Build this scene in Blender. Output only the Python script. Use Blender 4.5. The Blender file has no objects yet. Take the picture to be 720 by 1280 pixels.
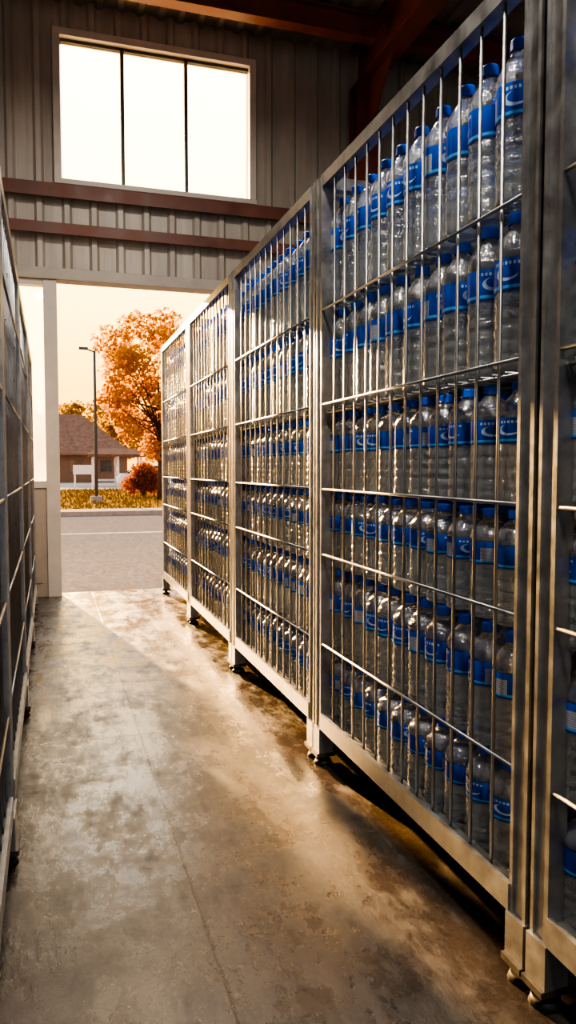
import bpy, math, random
import numpy as np
from mathutils import Vector, Matrix
random.seed(7); rng=np.random.default_rng(7)
scene=bpy.context.scene
try: scene.view_settings.look='AgX - High Contrast'
except Exception: pass

# ---------------------------------------------------------------- node helpers
def mat_new(name):
    m=bpy.data.materials.new(name); m.use_nodes=True
    nt=m.node_tree; nt.nodes.clear()
    out=nt.nodes.new('ShaderNodeOutputMaterial')
    return m,nt,out
def N(nt,t,**k):
    n=nt.nodes.new(t)
    for a,b in k.items(): setattr(n,a,b)
    return n
def L(nt,a,b): nt.links.new(a,b)
def M(nt,op,a,b=None,c=None):
    n=nt.nodes.new('ShaderNodeMath'); n.operation=op
    for i,v in enumerate((a,b,c)):
        if v is None: continue
        if isinstance(v,(int,float)): n.inputs[i].default_value=v
        else: nt.links.new(v,n.inputs[i])
    return n.outputs[0]
def mixc(nt,f,a,b,blend='MIX'):
    n=nt.nodes.new('ShaderNodeMix'); n.data_type='RGBA'; n.blend_type=blend
    for s,v in ((n.inputs[0],f),(n.inputs[6],a),(n.inputs[7],b)):
        if isinstance(v,(int,float)): s.default_value=v
        elif isinstance(v,tuple): s.default_value=(*v,1) if len(v)==3 else v
        else: nt.links.new(v,s)
    return n.outputs[2]
def noise(nt,vec,scale,detail=4,rough=.55):
    n=nt.nodes.new('ShaderNodeTexNoise'); n.inputs['Scale'].default_value=scale
    n.inputs['Detail'].default_value=detail; n.inputs['Roughness'].default_value=rough
    if vec is not None: nt.links.new(vec,n.inputs['Vector'])
    return n.outputs['Fac']
def ramp(nt,fac,stops):
    n=nt.nodes.new('ShaderNodeValToRGB'); cr=n.color_ramp
    while len(cr.elements)<len(stops): cr.elements.new(.5)
    for e,(p,c) in zip(cr.elements,stops):
        e.position=p; e.color=(*c,1) if len(c)==3 else c
    nt.links.new(fac,n.inputs[0]); return n.outputs[0]
def maprange(nt,v,a,b,c=0,d=1):
    n=nt.nodes.new('ShaderNodeMapRange')
    for i,x in enumerate((a,b,c,d)): n.inputs[i+1].default_value=x
    nt.links.new(v,n.inputs[0]); return n.outputs[0]
def coord(nt,kind='Object',scale=None):
    tc=nt.nodes.new('ShaderNodeTexCoord'); o=tc.outputs[kind]
    if scale:
        mp=nt.nodes.new('ShaderNodeMapping'); mp.inputs['Scale'].default_value=scale
        nt.links.new(o,mp.inputs['Vector']); o=mp.outputs[0]
    return o
def simple(name,col,rough=.6,metal=0,var=.25,nscale=6,bump=0,aniso=None,spec=.5):
    m,nt,out=mat_new(name)
    p=N(nt,'ShaderNodeBsdfPrincipled'); L(nt,p.outputs[0],out.inputs[0])
    co=coord(nt,'Object',aniso)
    f=noise(nt,co,nscale,5,.6)
    dark=tuple(c*(1-var) for c in col); light=tuple(min(1,c*(1+var)) for c in col)
    L(nt,ramp(nt,f,[(.3,dark),(.7,light)]),p.inputs['Base Color'])
    L(nt,maprange(nt,f,.3,.7,max(0,rough-.1),min(1,rough+.1)),p.inputs['Roughness'])
    p.inputs['Metallic'].default_value=metal
    p.inputs['Specular IOR Level'].default_value=spec
    if bump:
        b=N(nt,'ShaderNodeBump'); b.inputs['Strength'].default_value=bump; b.inputs['Distance'].default_value=.01
        L(nt,f,b.inputs['Height']); L(nt,b.outputs[0],p.inputs['Normal'])
    return m

# ---------------------------------------------------------------- materials
M_steel=simple('galvanised_steel',(.33,.335,.335),.38,.75,.26,14)
M_wire=simple('zinc_wire',(.30,.30,.30),.36,.85,.15,20)
M_rubber=simple('black_rubber',(.02,.02,.02),.6,0,.3,20)
M_plate=simple('foot_plate_steel',(.12,.11,.10),.5,.7,.3,20)
M_red=simple('red_oxide_steel',(.23,.065,.042),.5,.0,.3,4)
M_redgirt=simple('red_girt_steel',(.17,.066,.047),.5,.0,.3,4)
M_trim=simple('painted_trim',(.45,.41,.36),.5,0,.12,5)
M_white=simple('window_frame_white',(.62,.57,.51),.45,0,.08,5)
M_mull=simple('window_mullion_dark',(.10,.10,.10),.5,.3,.2,5)
M_ceil=simple('roof_sheet',(.30,.265,.23),.5,.3,.25,3)
M_beige=simple('beige_door_panel',(.42,.36,.30),.5,0,.12,3)
M_kerb=simple('kerb_concrete',(.28,.25,.215),.9,0,.15,8,spec=0)
M_bark=simple('tree_bark',(.07,.045,.03),.9,0,.4,14,.6,(1,1,.3))
M_roof=simple('house_roof_shingle',(.19,.11,.075),.9,0,.25,3,spec=0)
M_siding=simple('house_siding',(.26,.15,.09),.9,0,.12,4,spec=0)
M_whitepaint=simple('white_paint',(.66,.63,.60),.5,0,.05,4)
M_linepaint=simple('road_line_paint',(.30,.285,.27),.9,0,.3,9,spec=0)
M_car=simple('car_white_paint',(.75,.75,.76),.25,0,.03,4)
M_dark=simple('dark_glass',(.02,.025,.03),.15,0,.1,4)
M_pole=simple('lamp_pole_grey',(.06,.06,.06),.5,.5,.1,6)

def wallmat():
    m,nt,out=mat_new('corrugated_wall_paint')
    p=N(nt,'ShaderNodeBsdfPrincipled'); L(nt,p.outputs[0],out.inputs[0])
    f=noise(nt,coord(nt,'Object',(6,6,.5)),1.5,6,.65)
    g=noise(nt,coord(nt,'Object'),1.2,4)
    a=ramp(nt,f,[(.3,(.37,.335,.29)),(.7,(.57,.53,.47))])
    b=mixc(nt,maprange(nt,g,.35,.7,0,.5),a,(.31,.275,.235))
    L(nt,b,p.inputs['Base Color']); p.inputs['Roughness'].default_value=.5
    p.inputs['Metallic'].default_value=.1
    return m
M_wall=wallmat()

def floormat():
    m,nt,out=mat_new('polished_concrete')
    p=N(nt,'ShaderNodeBsdfPrincipled'); L(nt,p.outputs[0],out.inputs[0])
    co=coord(nt,'Object')
    big=noise(nt,co,1.3,7,.65); mid=noise(nt,co,4,9,.72); fine=noise(nt,co,45,4,.6)
    streak=noise(nt,coord(nt,'Object',(7,2.2,1)),2.0,8,.75)
    patch=noise(nt,coord(nt,'Object',(1.5,.8,1)),2.6,10,.8)
    c=ramp(nt,big,[(.3,(.026,.020,.016)),(.5,(.045,.035,.028)),(.72,(.085,.066,.053))])
    c=mixc(nt,maprange(nt,mid,.45,.60,0,.7),c,(.020,.015,.012))
    c=mixc(nt,maprange(nt,fine,.5,.75,0,.25),c,(.11,.088,.07))
    sep=N(nt,'ShaderNodeSeparateXYZ'); L(nt,co,sep.inputs[0])
    wob=M(nt,'MULTIPLY',M(nt,'SUBTRACT',noise(nt,co,6,3),.5),.008)
    jx=M(nt,'ABSOLUTE',M(nt,'ADD',M(nt,'SUBTRACT',sep.outputs[0],.40),wob))
    fy=M(nt,'FRACT',M(nt,'MULTIPLY',M(nt,'ADD',sep.outputs[1],.85),1/3.0))
    jy=M(nt,'ABSOLUTE',M(nt,'ADD',M(nt,'MULTIPLY',M(nt,'SUBTRACT',fy,.5),3.0),wob))
    j=M(nt,'MINIMUM',jx,jy)
    jm=maprange(nt,j,.001,.004,1,0)
    c=mixc(nt,M(nt,'MULTIPLY',jm,.4),c,(.012,.01,.008))
    sc=noise(nt,coord(nt,'Object',(14,1.2,1)),3.0,6,.8)
    c=mixc(nt,maprange(nt,sc,.62,.70,0,.35),c,(.14,.113,.09))
    L(nt,c,p.inputs['Base Color'])
    r=M(nt,'ADD',maprange(nt,mid,.42,.60,.12,.30),maprange(nt,streak,.45,.62,0,.18))
    r=M(nt,'ADD',r,maprange(nt,patch,.47,.57,0,.20))
    L(nt,r,p.inputs['Roughness']); p.inputs['Specular IOR Level'].default_value=.8
    p.inputs['Coat Weight'].default_value=.22; L(nt,maprange(nt,patch,.44,.58,.10,.42),p.inputs['Coat Roughness'])
    h=M(nt,'SUBTRACT',M(nt,'ADD',M(nt,'MULTIPLY',streak,.6),M(nt,'MULTIPLY',mid,.9)),M(nt,'MULTIPLY',jm,.3))
    b=N(nt,'ShaderNodeBump'); b.inputs['Strength'].default_value=.40; b.inputs['Distance'].default_value=.01
    L(nt,h,b.inputs['Height']); L(nt,b.outputs[0],p.inputs['Normal'])
    return m
M_floor=floormat()

def asphalt():
    m,nt,out=mat_new('asphalt')
    p=N(nt,'ShaderNodeBsdfPrincipled'); L(nt,p.outputs[0],out.inputs[0])
    co=coord(nt,'Object')
    f=noise(nt,coord(nt,'Object',(1,.35,1)),18,8,.85); g=noise(nt,coord(nt,'Object',(.3,1,1)),1.2,5)
    c=ramp(nt,f,[(.36,(.065,.064,.07)),(.66,(.16,.155,.16))])
    c=mixc(nt,maprange(nt,g,.4,.65,0,.5),c,(.10,.098,.10))
    L(nt,c,p.inputs['Base Color']); p.inputs['Roughness'].default_value=1; p.inputs['Specular IOR Level'].default_value=0
    b=N(nt,'ShaderNodeBump'); b.inputs['Strength'].default_value=.3; b.inputs['Distance'].default_value=.01
    L(nt,f,b.inputs['Height']); L(nt,b.outputs[0],p.inputs['Normal'])
    return m
M_asph=asphalt()
def grassmat():
    m,nt,out=mat_new('dry_grass')
    p=N(nt,'ShaderNodeBsdfPrincipled'); L(nt,p.outputs[0],out.inputs[0])
    f=noise(nt,coord(nt,'Object'),.8,8,.7)
    L(nt,ramp(nt,f,[(.3,(.10,.075,.02)),(.5,(.20,.13,.035)),(.7,(.30,.16,.045))]),p.inputs['Base Color'])
    p.inputs['Roughness'].default_value=.95; p.inputs['Specular IOR Level'].default_value=0
    return m
M_grass=grassmat()
def leafmat(name,cols):
    m,nt,out=mat_new(name)
    d=N(nt,'ShaderNodeBsdfDiffuse'); t=N(nt,'ShaderNodeBsdfTranslucent'); mx=N(nt,'ShaderNodeMixShader')
    f=noise(nt,coord(nt,'Object'),1.3,6,.8)
    c=ramp(nt,f,[(.3,cols[0]),(.5,cols[1]),(.7,cols[2])])
    L(nt,c,d.inputs[0]); L(nt,c,t.inputs[0]); mx.inputs[0].default_value=.55
    L(nt,d.outputs[0],mx.inputs[1]); L(nt,t.outputs[0],mx.inputs[2]); L(nt,mx.outputs[0],out.inputs[0])
    return m
M_leaf=leafmat('autumn_leaves',[(.36,.11,.001),(.46,.205,.001),(.52,.31,.003)])
M_leafred=leafmat('bush_leaves',[(.20,.05,.003),(.30,.095,.004),(.38,.16,.006)])
M_leaffar=leafmat('distant_leaves',[(.22,.11,.015),(.30,.17,.02),(.34,.23,.04)])

def bottlemat():
    m,nt,out=mat_new('water_bottle_plastic')
    g=N(nt,'ShaderNodeBsdfPrincipled')
    g.inputs['Base Color'].default_value=(.88,.94,.98,1)
    g.inputs['Transmission Weight'].default_value=.88; g.inputs['Roughness'].default_value=.03
    g.inputs['IOR'].default_value=1.40
    g.inputs['Coat Weight'].default_value=1.0; g.inputs['Coat Roughness'].default_value=.16; g.inputs['Coat IOR'].default_value=1.9
    L(nt,g.outputs[0],out.inputs[0])
    f=noise(nt,coord(nt,'Object',(1,1,1.5)),16,2)
    b=N(nt,'ShaderNodeBump'); b.inputs['Strength'].default_value=.45; b.inputs['Distance'].default_value=.015
    L(nt,f,b.inputs['Height']); L(nt,b.outputs[0],g.inputs['Normal'])
    f2=noise(nt,coord(nt,'Object',(1,1,2)),38,3)
    b2=N(nt,'ShaderNodeBump'); b2.inputs['Strength'].default_value=.7; b2.inputs['Distance'].default_value=.013
    L(nt,f2,b2.inputs['Height']); L(nt,b2.outputs[0],g.inputs['Coat Normal'])
    return m
M_bottle=bottlemat()
def capmat():
    m,nt,out=mat_new('blue_cap_plastic')
    p=N(nt,'ShaderNodeBsdfPrincipled'); L(nt,p.outputs[0],out.inputs[0])
    f=noise(nt,coord(nt,'Object'),3,2)
    L(nt,ramp(nt,f,[(.3,(.005,.09,.65)),(.7,(.01,.15,.88))]),p.inputs['Base Color'])
    p.inputs['Roughness'].default_value=.45; p.inputs['Specular IOR Level'].default_value=.3
    return m
M_cap=capmat()
def labelmat():
    m,nt,out=mat_new('bottle_label')
    p=N(nt,'ShaderNodeBsdfPrincipled'); L(nt,p.outputs[0],out.inputs[0])
    uv=N(nt,'ShaderNodeTexCoord').outputs['UV']; s=N(nt,'ShaderNodeSeparateXYZ'); L(nt,uv,s.inputs[0])
    u=M(nt,'FRACT',M(nt,'MULTIPLY',s.outputs[0],2.0)); v=s.outputs[1]
    def ell(cx,cy,rx,ry):
        a=M(nt,'POWER',M(nt,'DIVIDE',M(nt,'ABSOLUTE',M(nt,'SUBTRACT',u,cx)),rx),2)
        b=M(nt,'POWER',M(nt,'DIVIDE',M(nt,'ABSOLUTE',M(nt,'SUBTRACT',v,cy)),ry),2)
        return M(nt,'LESS_THAN',M(nt,'ADD',a,b),1)
    e1=ell(.45,.52,.17,.22); e2=ell(.48,.57,.145,.18)
    sw=M(nt,'MULTIPLY',e1,M(nt,'SUBTRACT',1.0,e2))
    base=ramp(nt,v,[(0,(.004,.035,.26)),(.45,(.005,.065,.46)),(1,(.010,.12,.66))])
    band=M(nt,'LESS_THAN',M(nt,'ABSOLUTE',M(nt,'SUBTRACT',v,.12)),.05)
    c=mixc(nt,band,base,(.08,.35,.72))
    wr=M(nt,'MULTIPLY',M(nt,'LESS_THAN',M(nt,'ABSOLUTE',M(nt,'SUBTRACT',v,.84)),.05),M(nt,'LESS_THAN',M(nt,'ABSOLUTE',M(nt,'SUBTRACT',u,.46)),.2))
    wr=M(nt,'MULTIPLY',wr,M(nt,'GREATER_THAN',M(nt,'FRACT',M(nt,'MULTIPLY',u,17)),.4))
    c=mixc(nt,wr,c,(.5,.6,.75))
    c=mixc(nt,sw,c,(.42,.55,.75))
    pan=M(nt,'MULTIPLY',M(nt,'LESS_THAN',M(nt,'ABSOLUTE',M(nt,'SUBTRACT',s.outputs[0],.5)),.06),M(nt,'LESS_THAN',M(nt,'ABSOLUTE',M(nt,'SUBTRACT',v,.45)),.3))
    row=M(nt,'GREATER_THAN',M(nt,'FRACT',M(nt,'MULTIPLY',v,12)),.5)
    pc=mixc(nt,M(nt,'MULTIPLY',row,.6),(.42,.45,.48),(.1,.14,.3))
    c=mixc(nt,pan,c,pc)
    L(nt,c,p.inputs['Base Color']); p.inputs['Roughness'].default_value=.28
    return m
M_label=labelmat()

def glassmat():
    m,nt,out=mat_new('window_glass')
    t=N(nt,'ShaderNodeBsdfTransparent'); t.inputs[0].default_value=(.95,.96,.95,1)
    g=N(nt,'ShaderNodeBsdfGlossy'); g.inputs['Roughness'].default_value=.03
    tr=N(nt,'ShaderNodeBsdfTranslucent'); tr.inputs[0].default_value=(.9,.9,.9,1)
    f=noise(nt,coord(nt,'Object'),3,4)
    m0=N(nt,'ShaderNodeMixShader'); L(nt,maprange(nt,f,.3,.7,.15,.3),m0.inputs[0])
    L(nt,t.outputs[0],m0.inputs[1]); L(nt,tr.outputs[0],m0.inputs[2])
    fr=N(nt,'ShaderNodeFresnel'); m1=N(nt,'ShaderNodeMixShader')
    L(nt,fr.outputs[0],m1.inputs[0]); L(nt,m0.outputs[0],m1.inputs[1]); L(nt,g.outputs[0],m1.inputs[2])
    L(nt,m1.outputs[0],out.inputs[0]); return m
M_glass=glassmat()

# ---------------------------------------------------------------- mesh builder
class MB:
    def __init__(s): s.v=[];s.f=[];s.mi=[];s.sm=[];s.mats=[]
    def m(s,mat):
        if mat not in s.mats: s.mats.append(mat)
        return s.mats.index(mat)
    def box(s,x0,x1,y0,y1,z0,z1,mat,bev=0):
        k=s.m(mat); b=len(s.v)
        s.v+=[(x0,y0,z0),(x1,y0,z0),(x1,y1,z0),(x0,y1,z0),(x0,y0,z1),(x1,y0,z1),(x1,y1,z1),(x0,y1,z1)]
        for q in ((0,3,2,1),(4,5,6,7),(0,1,5,4),(1,2,6,5),(2,3,7,6),(3,0,4,7)):
            s.f.append(tuple(b+i for i in q)); s.mi.append(k); s.sm.append(False)
    def cyl(s,p,q,r0,r1,mat,n=8,smooth=True):
        k=s.m(mat); p=Vector(p);q=Vector(q); d=(q-p).normalized()
        a=d.orthogonal().normalized(); c=d.cross(a); b=len(s.v)
        for (o,r) in ((p,r0),(q,r1)):
            for i in range(n):
                t=2*math.pi*i/n; s.v.append(tuple(o+a*math.cos(t)*r+c*math.sin(t)*r))
        for i in range(n):
            j=(i+1)%n; s.f.append((b+i,b+j,b+n+j,b+n+i)); s.mi.append(k); s.sm.append(smooth)
        s.f.append(tuple(b+i for i in reversed(range(n)))); s.mi.append(k); s.sm.append(False)
        s.f.append(tuple(b+n+i for i in range(n))); s.mi.append(k); s.sm.append(False)
    def poly(s,pts,mat,smooth=False):
        k=s.m(mat); b=len(s.v); s.v+=list(pts); s.f.append(tuple(range(b,b+len(pts)))); s.mi.append(k); s.sm.append(smooth)
    def prism(s,pts2,x0,x1,mat,axis='x'):
        n=len(pts2); k=s.m(mat); b=len(s.v)
        for x in (x0,x1):
            for (a,c) in pts2:
                s.v.append((x,a,c) if axis=='x' else (a,x,c))
        for i in range(n):
            j=(i+1)%n; s.f.append((b+i,b+j,b+n+j,b+n+i)); s.mi.append(k); s.sm.append(False)
        s.f.append(tuple(b+i for i in reversed(range(n)))); s.mi.append(k); s.sm.append(False)
        s.f.append(tuple(b+n+i for i in range(n))); s.mi.append(k); s.sm.append(False)
    def mesh(s,name):
        me=bpy.data.meshes.new(name); me.from_pydata([tuple(v) for v in s.v],[],s.f)
        for mt in s.mats: me.materials.append(mt)
        me.polygons.foreach_set('material_index',s.mi); me.polygons.foreach_set('use_smooth',s.sm)
        me.update(); return me
    def obj(s,name,loc=(0,0,0),bevel=0):
        return place(s.mesh(name),name,loc,bevel)
def place(me,name,loc=(0,0,0),bevel=0,scale=(1,1,1)):
    o=bpy.data.objects.new(name,me); scene.collection.objects.link(o); o.location=loc; o.scale=scale
    if bevel:
        b=o.modifiers.new('bev','BEVEL'); b.width=bevel; b.segments=2; b.limit_method='ANGLE'; b.angle_limit=math.radians(60)
    return o

# ---------------------------------------------------------------- storage cages
LC=1.545
def cage_mesh(name,H,wires,W=.56,shelves=(1.545,)):
    b=MB(); pw=.068; pd=.05
    for y0 in (0.0,LC-pw):
        for x0 in (0,W-pd):
            b.box(x0+.006,x0+pd-.006,y0+.006,y0+pw-.006,.15,H-.002,M_steel)
            b.box(x0,x0+pd,y0,y0+.012,.15,H,M_steel); b.box(x0,x0+pd,y0+pw-.012,y0+pw,.15,H,M_steel)
            b.box(x0-.008,x0+pd+.008,y0-.004,y0+pw+.004,.055,.165,M_steel)
            b.box(x0-.018,x0+pd+.018,y0-.006,y0+pw+.006,.04,.057,M_plate)
            cx=x0+pd/2; cy=y0+pw/2
            b.cyl((cx,cy,.015),(cx,cy,.042),.017,.017,M_plate,10)
            b.cyl((cx,cy,0),(cx,cy,.018),.042,.034,M_rubber,14)
    for x0 in (0,W-pd):
        b.box(x0+.002,x0+pd-.002,pw-.001,LC-pw+.001,H-.05,H,M_steel)
        b.box(x0-.004,x0+pd-.004,pw-.001,LC-pw+.001,.165,.222,M_steel)
        b.box(x0-.004,x0+.01,pw-.001,LC-pw+.001,.222,.236,M_steel)
    for y0 in (0.004,LC-pd-.004):
        b.box(pd-.001,W-pd+.001,y0,y0+pd,H-.05,H,M_steel); b.box(pd-.001,W-pd+.001,y0,y0+pd,.165,.222,M_steel)
    b.box(.02,W-.02,.03,LC-.03,.18,.19,M_plate)
    nb=12
    for i in range(1,nb+1):
        y=pw+(LC-2*pw)*i/(nb+1)
        b.cyl((.017,y,.2),(.017,y,H-.02),.0050,.0050,M_wire,7)
        if i%2: b.cyl((W-.017,y,.2),(W-.017,y,H-.02),.0052,.0052,M_wire,5)
    for z in wires:
        b.cyl((.006,pw-.01,z),(.006,LC-pw+.01,z),.0050,.0050,M_wire,7)
        b.cyl((W-.006,pw-.01,z),(W-.006,LC-pw+.01,z),.0065,.0065,M_wire,5)
        for y in (.03,LC-.03): b.cyl((pd-.01,y,z),(W-pd+.01,y,z),.006,.006,M_wire,5)
    for x in (.16,.28,.40):
        for y in (.03,LC-.03): b.cyl((x,y,.2),(x,y,H-.02),.006,.006,M_wire,5)
    for z in shelves:
        for i in range(24):
            y=pw+(LC-2*pw)*(i+.5)/24
            b.cyl((.02,y,z),(W-.02,y,z),.004,.004,M_wire,5)
        for x in (.03,.2,.37,W-.03): b.cyl((x,.02,z-.008),(x,LC-.02,z-.008),.005,.005,M_wire,5)
    return b.mesh(name)
WR=[.54,.93,1.21,1.57,1.965]
cageR=cage_mesh('storage_cage',2.525,WR)
cageL=cage_mesh('storage_cage_low',2.28,[.5,.87,1.2,1.55,1.95])

SEG=20
def revolve(profile,mat,uvlab=False):
    V=[];F=[];UV=[]
    for (r,z) in profile:
        for i in range(SEG):
            t=2*math.pi*i/SEG; V.append((r*math.cos(t),r*math.sin(t),z))
    n=len(profile)
    for k in range(n-1):
        for i in range(SEG):
            j=(i+1)%SEG
            F.append((k*SEG+i,k*SEG+j,(k+1)*SEG+j,(k+1)*SEG+i))
            v0=k/(n-1);v1=(k+1)/(n-1);u0=i/SEG;u1=(i+1)/SEG
            UV+= [(u0,v0),(u1,v0),(u1,v1),(u0,v1)]
    return np.array(V),np.array(F),np.array(UV),np.full(len(F),mat)
body=[(.02,.012),(.5,.006),(.84,.0),(.97,.016),(.99,.04)]
z=.085
for k in range(4):
    body+=[(.99,z),(.95,z+.02),(.95,z+.035),(.99,z+.06)]; z+=.092
body+=[(.955,.465),(.955,.705),(.995,.72),(.99,.745),(.93,.78),(.80,.82),(.62,.86),(.44,.893),(.36,.91),(.35,.93),(.02,.935)]
lab=[(.985,.50),(.985,.70)]
cap=[(.42,.925),(.425,.93),(.40,.937),(.40,.985),(.36,1.0),(.02,1.0)]
parts=[revolve(body,0),revolve(lab,1),revolve(cap,2)]
off=0;TV=[];TF=[];TU=[];TM=[]
for V,F,U,Mi in parts:
    TV.append(V);TF.append(F+off);TU.append(U);TM.append(Mi);off+=len(V)
TV=np.vstack(TV);TF=np.vstack(TF);TU=np.vstack(TU);TM=np.concatenate(TM)
def stack_mesh(name,rows,layers=3,y0=.0,y1=LC):
    VV=[];FF=[];off=0;cnt=0
    for (zb,h,pitch) in rows:
        n=int((y1-y0-.10)/pitch)
        p=(y1-y0-.03)/n
        R=min(p*.485,.0625)
        for l in range(layers):
            for i in range(n):
                a=rng.uniform(0,6.283); c,s=math.cos(a),math.sin(a)
                v=TV.copy(); x=v[:,0]*R;y=v[:,1]*R
                hh=h*rng.uniform(.985,1.0)
                X=x*c-y*s; Y=x*s+y*c
                lean=rng.normal(0,.006)
                X=X+.034+R+l*(2*R+.004)+rng.uniform(0,.006); Y=Y+y0+.015+p*(i+.5)+rng.uniform(-.0015,.0015)+lean*v[:,2]
                VV.append(np.stack([X,Y,v[:,2]*hh+zb],1)); FF.append(TF+off); off+=len(TV); cnt+=1
    V=np.vstack(VV);F=np.vstack(FF)
    me=bpy.data.meshes.new(name)
    me.vertices.add(len(V)); me.vertices.foreach_set('co',V.astype(np.float32).ravel())
    me.loops.add(F.size); me.loops.foreach_set('vertex_index',F.astype(np.int32).ravel())
    me.polygons.add(len(F)); me.polygons.foreach_set('loop_start',np.arange(0,F.size,4,dtype=np.int32))
    for mt in (M_bottle,M_label,M_cap): me.materials.append(mt)
    me.polygons.foreach_set('material_index',np.tile(TM,cnt).astype(np.int32))
    me.polygons.foreach_set('use_smooth',np.ones(len(F),dtype=bool))
    me.update(calc_edges=True)
    uv=me.uv_layers.new(name='UVMap'); uv.data.foreach_set('uv',np.tile(TU,(cnt,1)).astype(np.float32).ravel())
    return me
rowsR=[(.192,.305,.112),(.51,.35,.112),(.875,.315,.112),(1.2,.335,.118),(1.553,.425,.125),(1.99,.44,.125)]
stackA=stack_mesh('water_bottles',rowsR); stackB=stack_mesh('water_bottles_b',rowsR)
rowsL=[(.192,.305,.112),(.51,.35,.112),(.875,.315,.112),(1.2,.335,.118),(1.553,.42,.125)]
stackL=stack_mesh('water_bottles_left',rowsL,2)
XR=1.106; Y0=1.535
for k,i in enumerate((0,1,2,3,-1,-2)):
    y=Y0+.006+i*1.565
    place(cageR,'storage_cage',(XR,y,0))
    place(stackA if k%2==0 else stackB,'water_bottle_stack',(XR,y,0))
XL=-.135
for i in range(-1,4):
    y=1.05+.006+i*1.555
    place(cageL,'storage_cage',(XL,y,0),scale=(-1,1,1))
    place(stackL,'water_bottle_stack',(XL,y,0),scale=(-1,1,1))

# ---------------------------------------------------------------- room shell
YW=7.92; XA,XB=-4.0,6.5; YB=-5.0; ZC=5.86
b=MB(); b.box(XA-.2,XB+.2,YB-.2,YW+.2,-.2,0,M_floor); b.obj('floor')
def ribbed(b,x0,x1,z0,z1,y,mat,axis='x',sgn=1,pitch=.26,depth=.032):
    ph=[(0,0),(.62,0),(.72,1),(.90,1)]
    n=math.floor(x0/pitch); prof=[]
    while n*pitch<x1:
        for (f,d) in ph: prof.append(((n+f)*pitch,d*depth))
        n+=1
    prof.append((n*pitch,0))
    def val(x):
        for (a,da),(c,dc) in zip(prof,prof[1:]):
            if a<=x<=c and c>a: return da+(dc-da)*(x-a)/(c-a)
        return 0
    ps=[(x0,val(x0))]+[p for p in prof if x0<p[0]<x1]+[(x1,val(x1))]
    for (a,da),(c,dc) in zip(ps,ps[1:]):
        if axis=='x': q=[(a,y-sgn*da,z0),(c,y-sgn*dc,z0),(c,y-sgn*dc,z1),(a,y-sgn*da,z1)]
        else: q=[(y-sgn*da,a,z0),(y-sgn*dc,c,z0),(y-sgn*dc,c,z1),(y-sgn*da,a,z1)]
        b.poly(q,mat)
DX0,DX1,DZ=-.60,2.05,3.16
WX0,WX1,WZ0,WZ1=.165,2.07,4.13,5.50
b=MB()
def wseg(x0,x1,z0,z1):
    ribbed(b,x0,x1,z0,z1,YW,M_wall)
    b.box(x0,x1,YW+.02,YW+.12,z0,z1,M_wall)
wseg(XA,DX0-.12,0,DZ); wseg(DX1+.12,XB,0,DZ); wseg(XA,XB,DZ+.11,WZ0); wseg(XA,WX0,WZ0,WZ1); wseg(WX1,XB,WZ0,WZ1); wseg(XA,XB,WZ1,ZC)
b.box(XA,DX0-.12,YW+.02,YW+.12,DZ,DZ+.11,M_wall); b.box(DX1+.12,XB,YW+.02,YW+.12,DZ,DZ+.11,M_wall)
b.obj('wall_far')
b=MB(); ribbed(b,YB,YW,0,ZC,XB,M_wall,'y'); b.box(XB+.02,XB+.12,YB,YW,0,ZC,M_wall); b.obj('wall_right')
b=MB(); ribbed(b,YB,YW,0,ZC,XA,M_wall,'y',-1); b.box(XA-.12,XA-.02,YB,YW,0,ZC,M_wall); b.obj('wall_left')
b=MB()
for (x0,x1,z0,z1) in ((XA,-2.6,0,ZC),(4.4,XB,0,ZC),(-2.6,4.4,4.0,ZC)):  # wide opening left behind the camera to let in sky fill
    ribbed(b,x0,x1,z0,z1,YB,M_wall,'x',-1); b.box(x0,x1,YB-.12,YB-.02,z0,z1,M_wall)
b.obj('wall_rear')
b=MB(); pitch=.2; x=XA
while x<XB:
    for (a,da,c,dc) in ((0,0,.5,0),(.5,0,.62,1),(.62,1,.88,1),(.88,1,1,0)):
        b.poly([(x+a*pitch,YB,ZC-da*.03),(x+c*pitch,YB,ZC-dc*.03),(x+c*pitch,YW,ZC-dc*.03),(x+a*pitch,YW,ZC-da*.03)],M_ceil)
    x+=pitch
b.box(XA-.1,XB+.1,YB-.1,YW+.12,ZC+.01,ZC+.1,M_ceil); b.obj('ceiling')
def ibeam(b,axis,p0,p1,c,ztop,h,w,mat):
    t=.018
    for (za,zb,ww) in ((ztop-t,ztop,w),(ztop-h,ztop-h+t,w),(ztop-h+t,ztop-t,t)):
        if axis=='y': b.box(c-ww/2,c+ww/2,p0,p1,za,zb,mat)
        else: b.box(p0,p1,c-ww/2,c+ww/2,za,zb,mat)
b=MB()
for y in (7.2,5.2,3.2,1.2,-.8,-2.8,-4.4):
    for (xa,xb) in ((XA+.02,-2.53),(-2.27,3.19),(3.45,XB-.02)):
        ibeam(b,'x',xa,xb,y,ZC-.035,.24,.14,M_red)
b.obj('roof_beam')
b=MB()
for x in (3.32,-2.4): ibeam(b,'y',YB+.05,YW-.05,x,ZC-.04,.40,.22,M_red)
b.obj('roof_rafter')
b=MB()
for x in (3.32,):
    b.box(x-.12,x+.12,YW-.28,YW-.262,0,ZC-.44,M_red); b.box(x-.12,x+.12,YW-.068,YW-.05,0,ZC-.44,M_red); b.box(x-.009,x+.009,YW-.262,YW-.068,0,ZC-.44,M_red)
    b.prism([(YW-.28,5.42),(YW-.9,5.42),(YW-.28,4.8)],x-.01,x+.01,M_red)
b.obj('steel_column')
b=MB()
for z in (3.98,3.63):
    b.box(XA+.02,3.19,YW-.12,YW-.034,z,z+.016,M_redgirt); b.box(XA+.02,3.19,YW-.134,YW-.12,z-.05,z+.08 if z>3.8 else z+.05,M_redgirt)
    b.box(XA+.02,3.19,YW-.12,YW-.034,z+.05,z+.06,M_redgirt)
b.obj('wall_girt')
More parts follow.
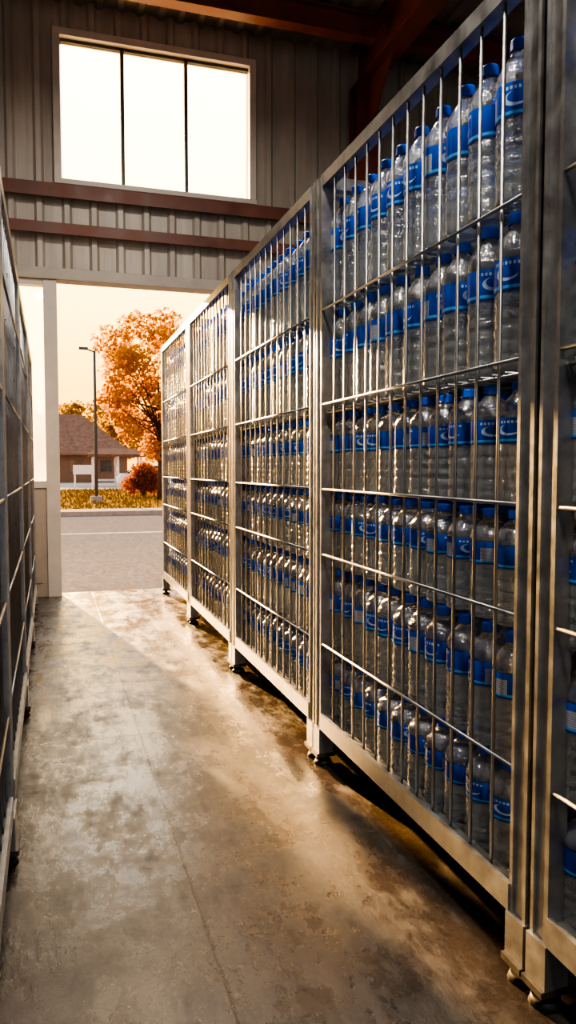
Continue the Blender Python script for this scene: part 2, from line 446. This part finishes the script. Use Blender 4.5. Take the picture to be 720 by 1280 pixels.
b=MB(); b.box(DX0-.12,DX1+.12,YW-.06,YW+.14,DZ,DZ+.11,M_trim); b.box(DX0-.12,DX0,YW-.06,YW+.14,0,DZ,M_trim); b.box(DX1,DX1+.12,YW-.06,YW+.14,0,DZ,M_trim)
b.obj('door_frame',bevel=.006)
b=MB()
b.box(-.03,.10,YW-.03,YW+.10,0,DZ-.002,M_white)
b.box(-.598,-.55,YW-.02,YW+.08,0,DZ-.002,M_white)
b.box(-.55,-.03,YW-.02,YW+.08,DZ-.06,DZ-.002,M_white)
b.box(-.55,-.03,YW-.02,YW+.08,1.10,1.17,M_white)
b.box(-.55,-.03,YW+.0,YW+.06,0.0,1.10,M_beige)
b.box(-.49,-.08,YW-.01,YW+.0,.14,1.0,M_beige)
b.box(-.55,-.03,YW+.03,YW+.036,1.17,DZ-.06,M_glass)
b.obj('window_1',bevel=.004)
b=MB(); fr=.07
b.box(WX0-fr,WX1+fr,YW-.07,YW+.12,WZ1,WZ1+fr,M_white); b.box(WX0-fr,WX1+fr,YW-.09,YW+.12,WZ0-.05,WZ0,M_white)
b.box(WX0-fr,WX0,YW-.07,YW+.12,WZ0,WZ1,M_white); b.box(WX1,WX1+fr,YW-.07,YW+.12,WZ0,WZ1,M_white)
for x in (.765,1.41): b.box(x-.018,x+.018,YW+.0,YW+.07,WZ0,WZ1,M_mull)
b.box(WX0,WX1,YW+.0,YW+.07,WZ0,WZ0+.03,M_mull); b.box(WX0,WX1,YW+.0,YW+.07,WZ1-.03,WZ1,M_mull)
b.box(WX0,WX1,YW+.035,YW+.041,WZ0,WZ1,M_glass)
b.obj('window_2',bevel=.004)

# unseen high-bay fixtures, added as fill for bottles, wall and floor
M_shade=simple('fill_lamp_shade_grey',(.25,.25,.25),.4,.6,.1,6)
ml,nt,out=mat_new('fill_lamp_emitter'); e=N(nt,'ShaderNodeEmission'); e.inputs[0].default_value=(1,.83,.62,1); e.inputs[1].default_value=6; L(nt,e.outputs[0],out.inputs[0])
for (x,y,en) in ((.0,1.6,125),(.0,-1.6,105),(.9,4.6,110)):
    b=MB(); b.cyl((0,0,-.02),(0,0,.20),.28,.09,M_shade,24); b.cyl((0,0,.20),(0,0,.34),.08,.08,M_shade,16); b.cyl((0,0,.34),(0,0,.73),.008,.008,M_shade,6)
    b.cyl((0,0,-.03),(0,0,-.021),.22,.22,ml,24)
    o=b.obj('high_bay_fill_lamp',(x,y,5.12))
    ld=bpy.data.lights.new('fill_light','AREA'); ld.shape='DISK'; ld.size=.5; ld.energy=en; ld.color=(1,.91,.81)
    lo=bpy.data.objects.new('fill_light',ld); scene.collection.objects.link(lo); lo.parent=o; lo.location=(0,0,-.06)

# ---------------------------------------------------------------- exterior
b=MB(); b.box(-60,60,YW+.2,21.6,-.25,-.03,M_asph); b.obj('road')
b=MB(); b.box(-60,60,15.6,15.8,-.03,-.026,M_linepaint); b.obj('road_marking')
b=MB(); b.box(-60,60,21.6,21.85,-.25,.09,M_kerb); b.box(-60,60,21.85,23.2,-.25,.08,M_kerb); b.obj('sidewalk')
b=MB(); b.box(-90,90,23.2,46,-.3,.03,M_grass)
for i in range(6000):
    x=rng.uniform(-2,9);y=rng.uniform(23.3,45); h=rng.uniform(.04,.2); a=rng.uniform(0,3.14); w=.03
    dx,dy=math.cos(a)*w,math.sin(a)*w; lx,ly=rng.normal(0,.05,2)
    b.poly([(x-dx,y-dy,.02),(x+dx,y+dy,.02),(x+lx,y+ly,.02+h)],M_grass)
b.obj('lawn')
b=MB(); b.box(-150,150,46,260,-.3,.0,M_kerb); b.obj('parking_lot')

def leaves(b,clusters,n,size,mat):
    w=np.array([c[3]**2 for c in clusters]); w=w/w.sum()
    for i in range(n):
        cx,cy,cz,r=clusters[rng.choice(len(clusters),p=w)]
        d=rng.normal(size=3); d/=np.linalg.norm(d); rr=r*rng.uniform(.25,1.15)**.6
        p=Vector((cx+d[0]*rr,cy+d[1]*rr,max(cz+d[2]*rr*.8,.08)))
        nrm=Vector(rng.normal(size=3)).normalized(); a=nrm.orthogonal().normalized(); c=nrm.cross(a); s=size*rng.uniform(.6,1.3)
        b.poly([tuple(p-a*s*.5),tuple(p+c*s*.35),tuple(p+a*s*.5),tuple(p-c*s*.35)],mat)
def tree(name,loc,H,R,nleaf,size,leafm,nclu=26,trunk=.16,fill=.5,cl0=(.22,.38)):
    b=MB(); cz=H*.60
    b.cyl((0,0,0),(.05,0,H*.28),trunk,trunk*.75,M_bark,10); b.cyl((.05,0,H*.28),(0,.05,H*.62),trunk*.75,trunk*.35,M_bark,8)
    cl=[]
    for i in range(nclu):
        a=i*2.4+rng.uniform(-.4,.4); t=rng.uniform(-1,1); rad=R*math.sqrt(max(0,1-t*t))*rng.uniform(.45,.95)
        c=(math.cos(a)*rad,math.sin(a)*rad,cz+t*H*.34); cl.append((*c,R*rng.uniform(*cl0)))
        s=(.04,0,H*rng.uniform(.26,.5)); b.cyl(s,c,trunk*.28,trunk*.06,M_bark,5)
    cl.append((0,0,cz,R*fill))
    leaves(b,cl,nleaf,size,leafm)
    return b.obj(name,loc)
tree('maple_tree',(4.2,30.3,.03),7.5,2.6,11500,.19,M_leaf,48,.12,.4,(.16,.32))
tree('maple_tree',(9.5,33,.03),8,3,6000,.22,M_leaf,22)
for (x,y,h) in ((-6,96,11),(0.5,102,10.5),(4.5,98,10),(9,105,12),(14,100,11),(20,102,12),(-13,100,12)):
    tree('distant_tree',(x,y,0),h,4.2,1800,.55,M_leaffar,14,.3)
b=MB()
for i in range(9):
    a=i*.7; b.cyl((0,0,0),(math.cos(a)*.4,math.sin(a)*.4,.8),.03,.01,M_bark,5)
leaves(b,[(0,0,.75,.65),(.45,.1,.55,.5),(-.5,0,.55,.5),(0,.3,1.15,.5),(.2,-.2,1.0,.45)],4000,.12,M_leafred)
b.obj('autumn_bush',(3.95,33.5,.03))
b=MB()
b.box(-.2,.2,-.2,.2,0,.25,M_kerb); b.cyl((0,0,.25),(0,0,5.5),.065,.045,M_pole,12)
b.cyl((0,0,5.45),(-.3,0,5.55),.03,.025,M_pole,8); b.box(-.55,-.22,-.09,.09,5.52,5.6,M_pole)
b.obj('street_lamp',(1.62,28.2,.03),bevel=.01)
b=MB()
b.box(-7,5,0,9,0,2.7,M_siding)
b.poly([(-7.6,-.6,2.6),(5.6,-.6,2.6),(1.2,4.5,6.4),(-4.2,4.5,6.4)],M_roof)
b.poly([(5.6,-.6,2.6),(5.6,9.6,2.6),(1.2,4.5,6.4)],M_roof)
b.poly([(5.6,9.6,2.6),(-7.6,9.6,2.6),(-4.2,4.5,6.4),(1.2,4.5,6.4)],M_roof)
b.poly([(-7.6,9.6,2.6),(-7.6,-.6,2.6),(-4.2,4.5,6.4)],M_roof)
b.box(-7.6,5.6,-.62,-.58,2.45,2.62,M_siding)
for x in (-5,-2.5,0,2.6):
    b.box(x-.08,x+1.08,-.05,.0,.9,2.1,M_siding); b.box(x,x+1,-.06,-.04,.98,2.02,M_dark)
b.obj('house',(1.8,70,0))
b=MB()
for x in (-1.6,0,1.6):
    for y in (-1,1): b.box(x-.08,x+.08,y-.08,y+.08,0,2.1,M_whitepaint)
b.box(-2,2,-1.4,1.4,2.1,2.25,M_roof)
b.poly([(-2.1,-1.5,2.24),(2.1,-1.5,2.24),(1.2,0,2.7),(-1.2,0,2.7)],M_roof); b.poly([(2.1,1.5,2.24),(-2.1,1.5,2.24),(-1.2,0,2.7),(1.2,0,2.7)],M_roof)
b.poly([(2.1,-1.5,2.24),(2.1,1.5,2.24),(1.2,0,2.7)],M_roof); b.poly([(-2.1,1.5,2.24),(-2.1,-1.5,2.24),(-1.2,0,2.7)],M_roof)
b.box(-1.5,1.5,.8,.9,.35,.5,M_whitepaint)
b.obj('park_pavilion',(4.6,55,0))
b=MB()
for x in (-.55,.55): b.box(x-.05,x+.05,-.05,.05,0,1.5,M_whitepaint)
b.box(-.65,.65,-.06,.06,.9,1.5,M_whitepaint)
b.obj('roadside_sign',(2.1,50,0))
b=MB()
b.prism([(-2.2,.35),(2.2,.35),(2.25,.75),(1.3,.92),(-2.0,.95),(-2.25,.7)],-.88,.88,M_car,'y')
b.prism([(-1.75,.93),(1.25,.92),(.55,1.42),(-1.1,1.45)],-.74,.74,M_dark,'y')
b.prism([(-1.1,1.44),(.55,1.41),(.5,1.47),(-1.05,1.5)],-.72,.72,M_car,'y')
for x in (-1.4,1.4):
    for y in (-.9,.7): b.cyl((x,y,.33),(x,y+.2,.33),.33,.33,M_rubber,18)
    for y in (-.91,): b.cyl((x,y,.33),(x,y+.02,.33),.2,.2,M_steel,14)
b.obj('parked_car',(6.4,49.5,0),bevel=.03)

# ---------------------------------------------------------------- world & sun
w=bpy.data.worlds.new('sky'); scene.world=w; w.use_nodes=True; nt=w.node_tree; nt.nodes.clear()
out=N(nt,'ShaderNodeOutputWorld'); bg=N(nt,'ShaderNodeBackground'); L(nt,bg.outputs[0],out.inputs[0])
s=N(nt,'ShaderNodeSeparateXYZ'); L(nt,coord(nt,'Generated'),s.inputs[0])
front=ramp(nt,s.outputs[2],[(0,(1.0,.34,.015)),(.06,(1.0,.43,.04)),(.15,(1.0,.57,.11)),(.27,(1.0,.72,.28)),(.42,(1.0,.95,.86)),(.6,(.95,.95,.95)),(1,(.55,.58,.65))])
rear=ramp(nt,s.outputs[2],[(0,(.40,.38,.38)),(.3,(.36,.38,.44)),(1,(.30,.34,.42))])
fac=maprange(nt,s.outputs[1],-.2,.7,0,1)
f5=mixc(nt,1.0,front,(5.0,5.0,5.0),'MULTIPLY')
r5=mixc(nt,1.0,rear,(2.9,2.9,2.9),'MULTIPLY')
L(nt,mixc(nt,fac,r5,f5),bg.inputs[0]); bg.inputs[1].default_value=1.0
sd=bpy.data.lights.new('sun','SUN'); sd.energy=42; sd.angle=math.radians(1.0); sd.color=(1,.57,.22)
so=bpy.data.objects.new('sun',sd); scene.collection.objects.link(so)
az=math.radians(-10.5); el=math.radians(14.5)
d=Vector((math.sin(az)*math.cos(el),math.cos(az)*math.cos(el),math.sin(el)))
so.rotation_euler=d.to_track_quat('Z','Y').to_euler(); so.location=(0,12,9)

# ---------------------------------------------------------------- camera
cd=bpy.data.cameras.new('camera'); cam=bpy.data.objects.new('camera',cd); scene.collection.objects.link(cam)
cam.location=(0,0,1.3); cam.rotation_euler=(math.radians(90-3.35),0,math.radians(-17.6))
cd.lens=26.4; cd.sensor_width=36; cd.sensor_fit='AUTO'; cd.clip_start=.02; cd.clip_end=600
scene.camera=cam
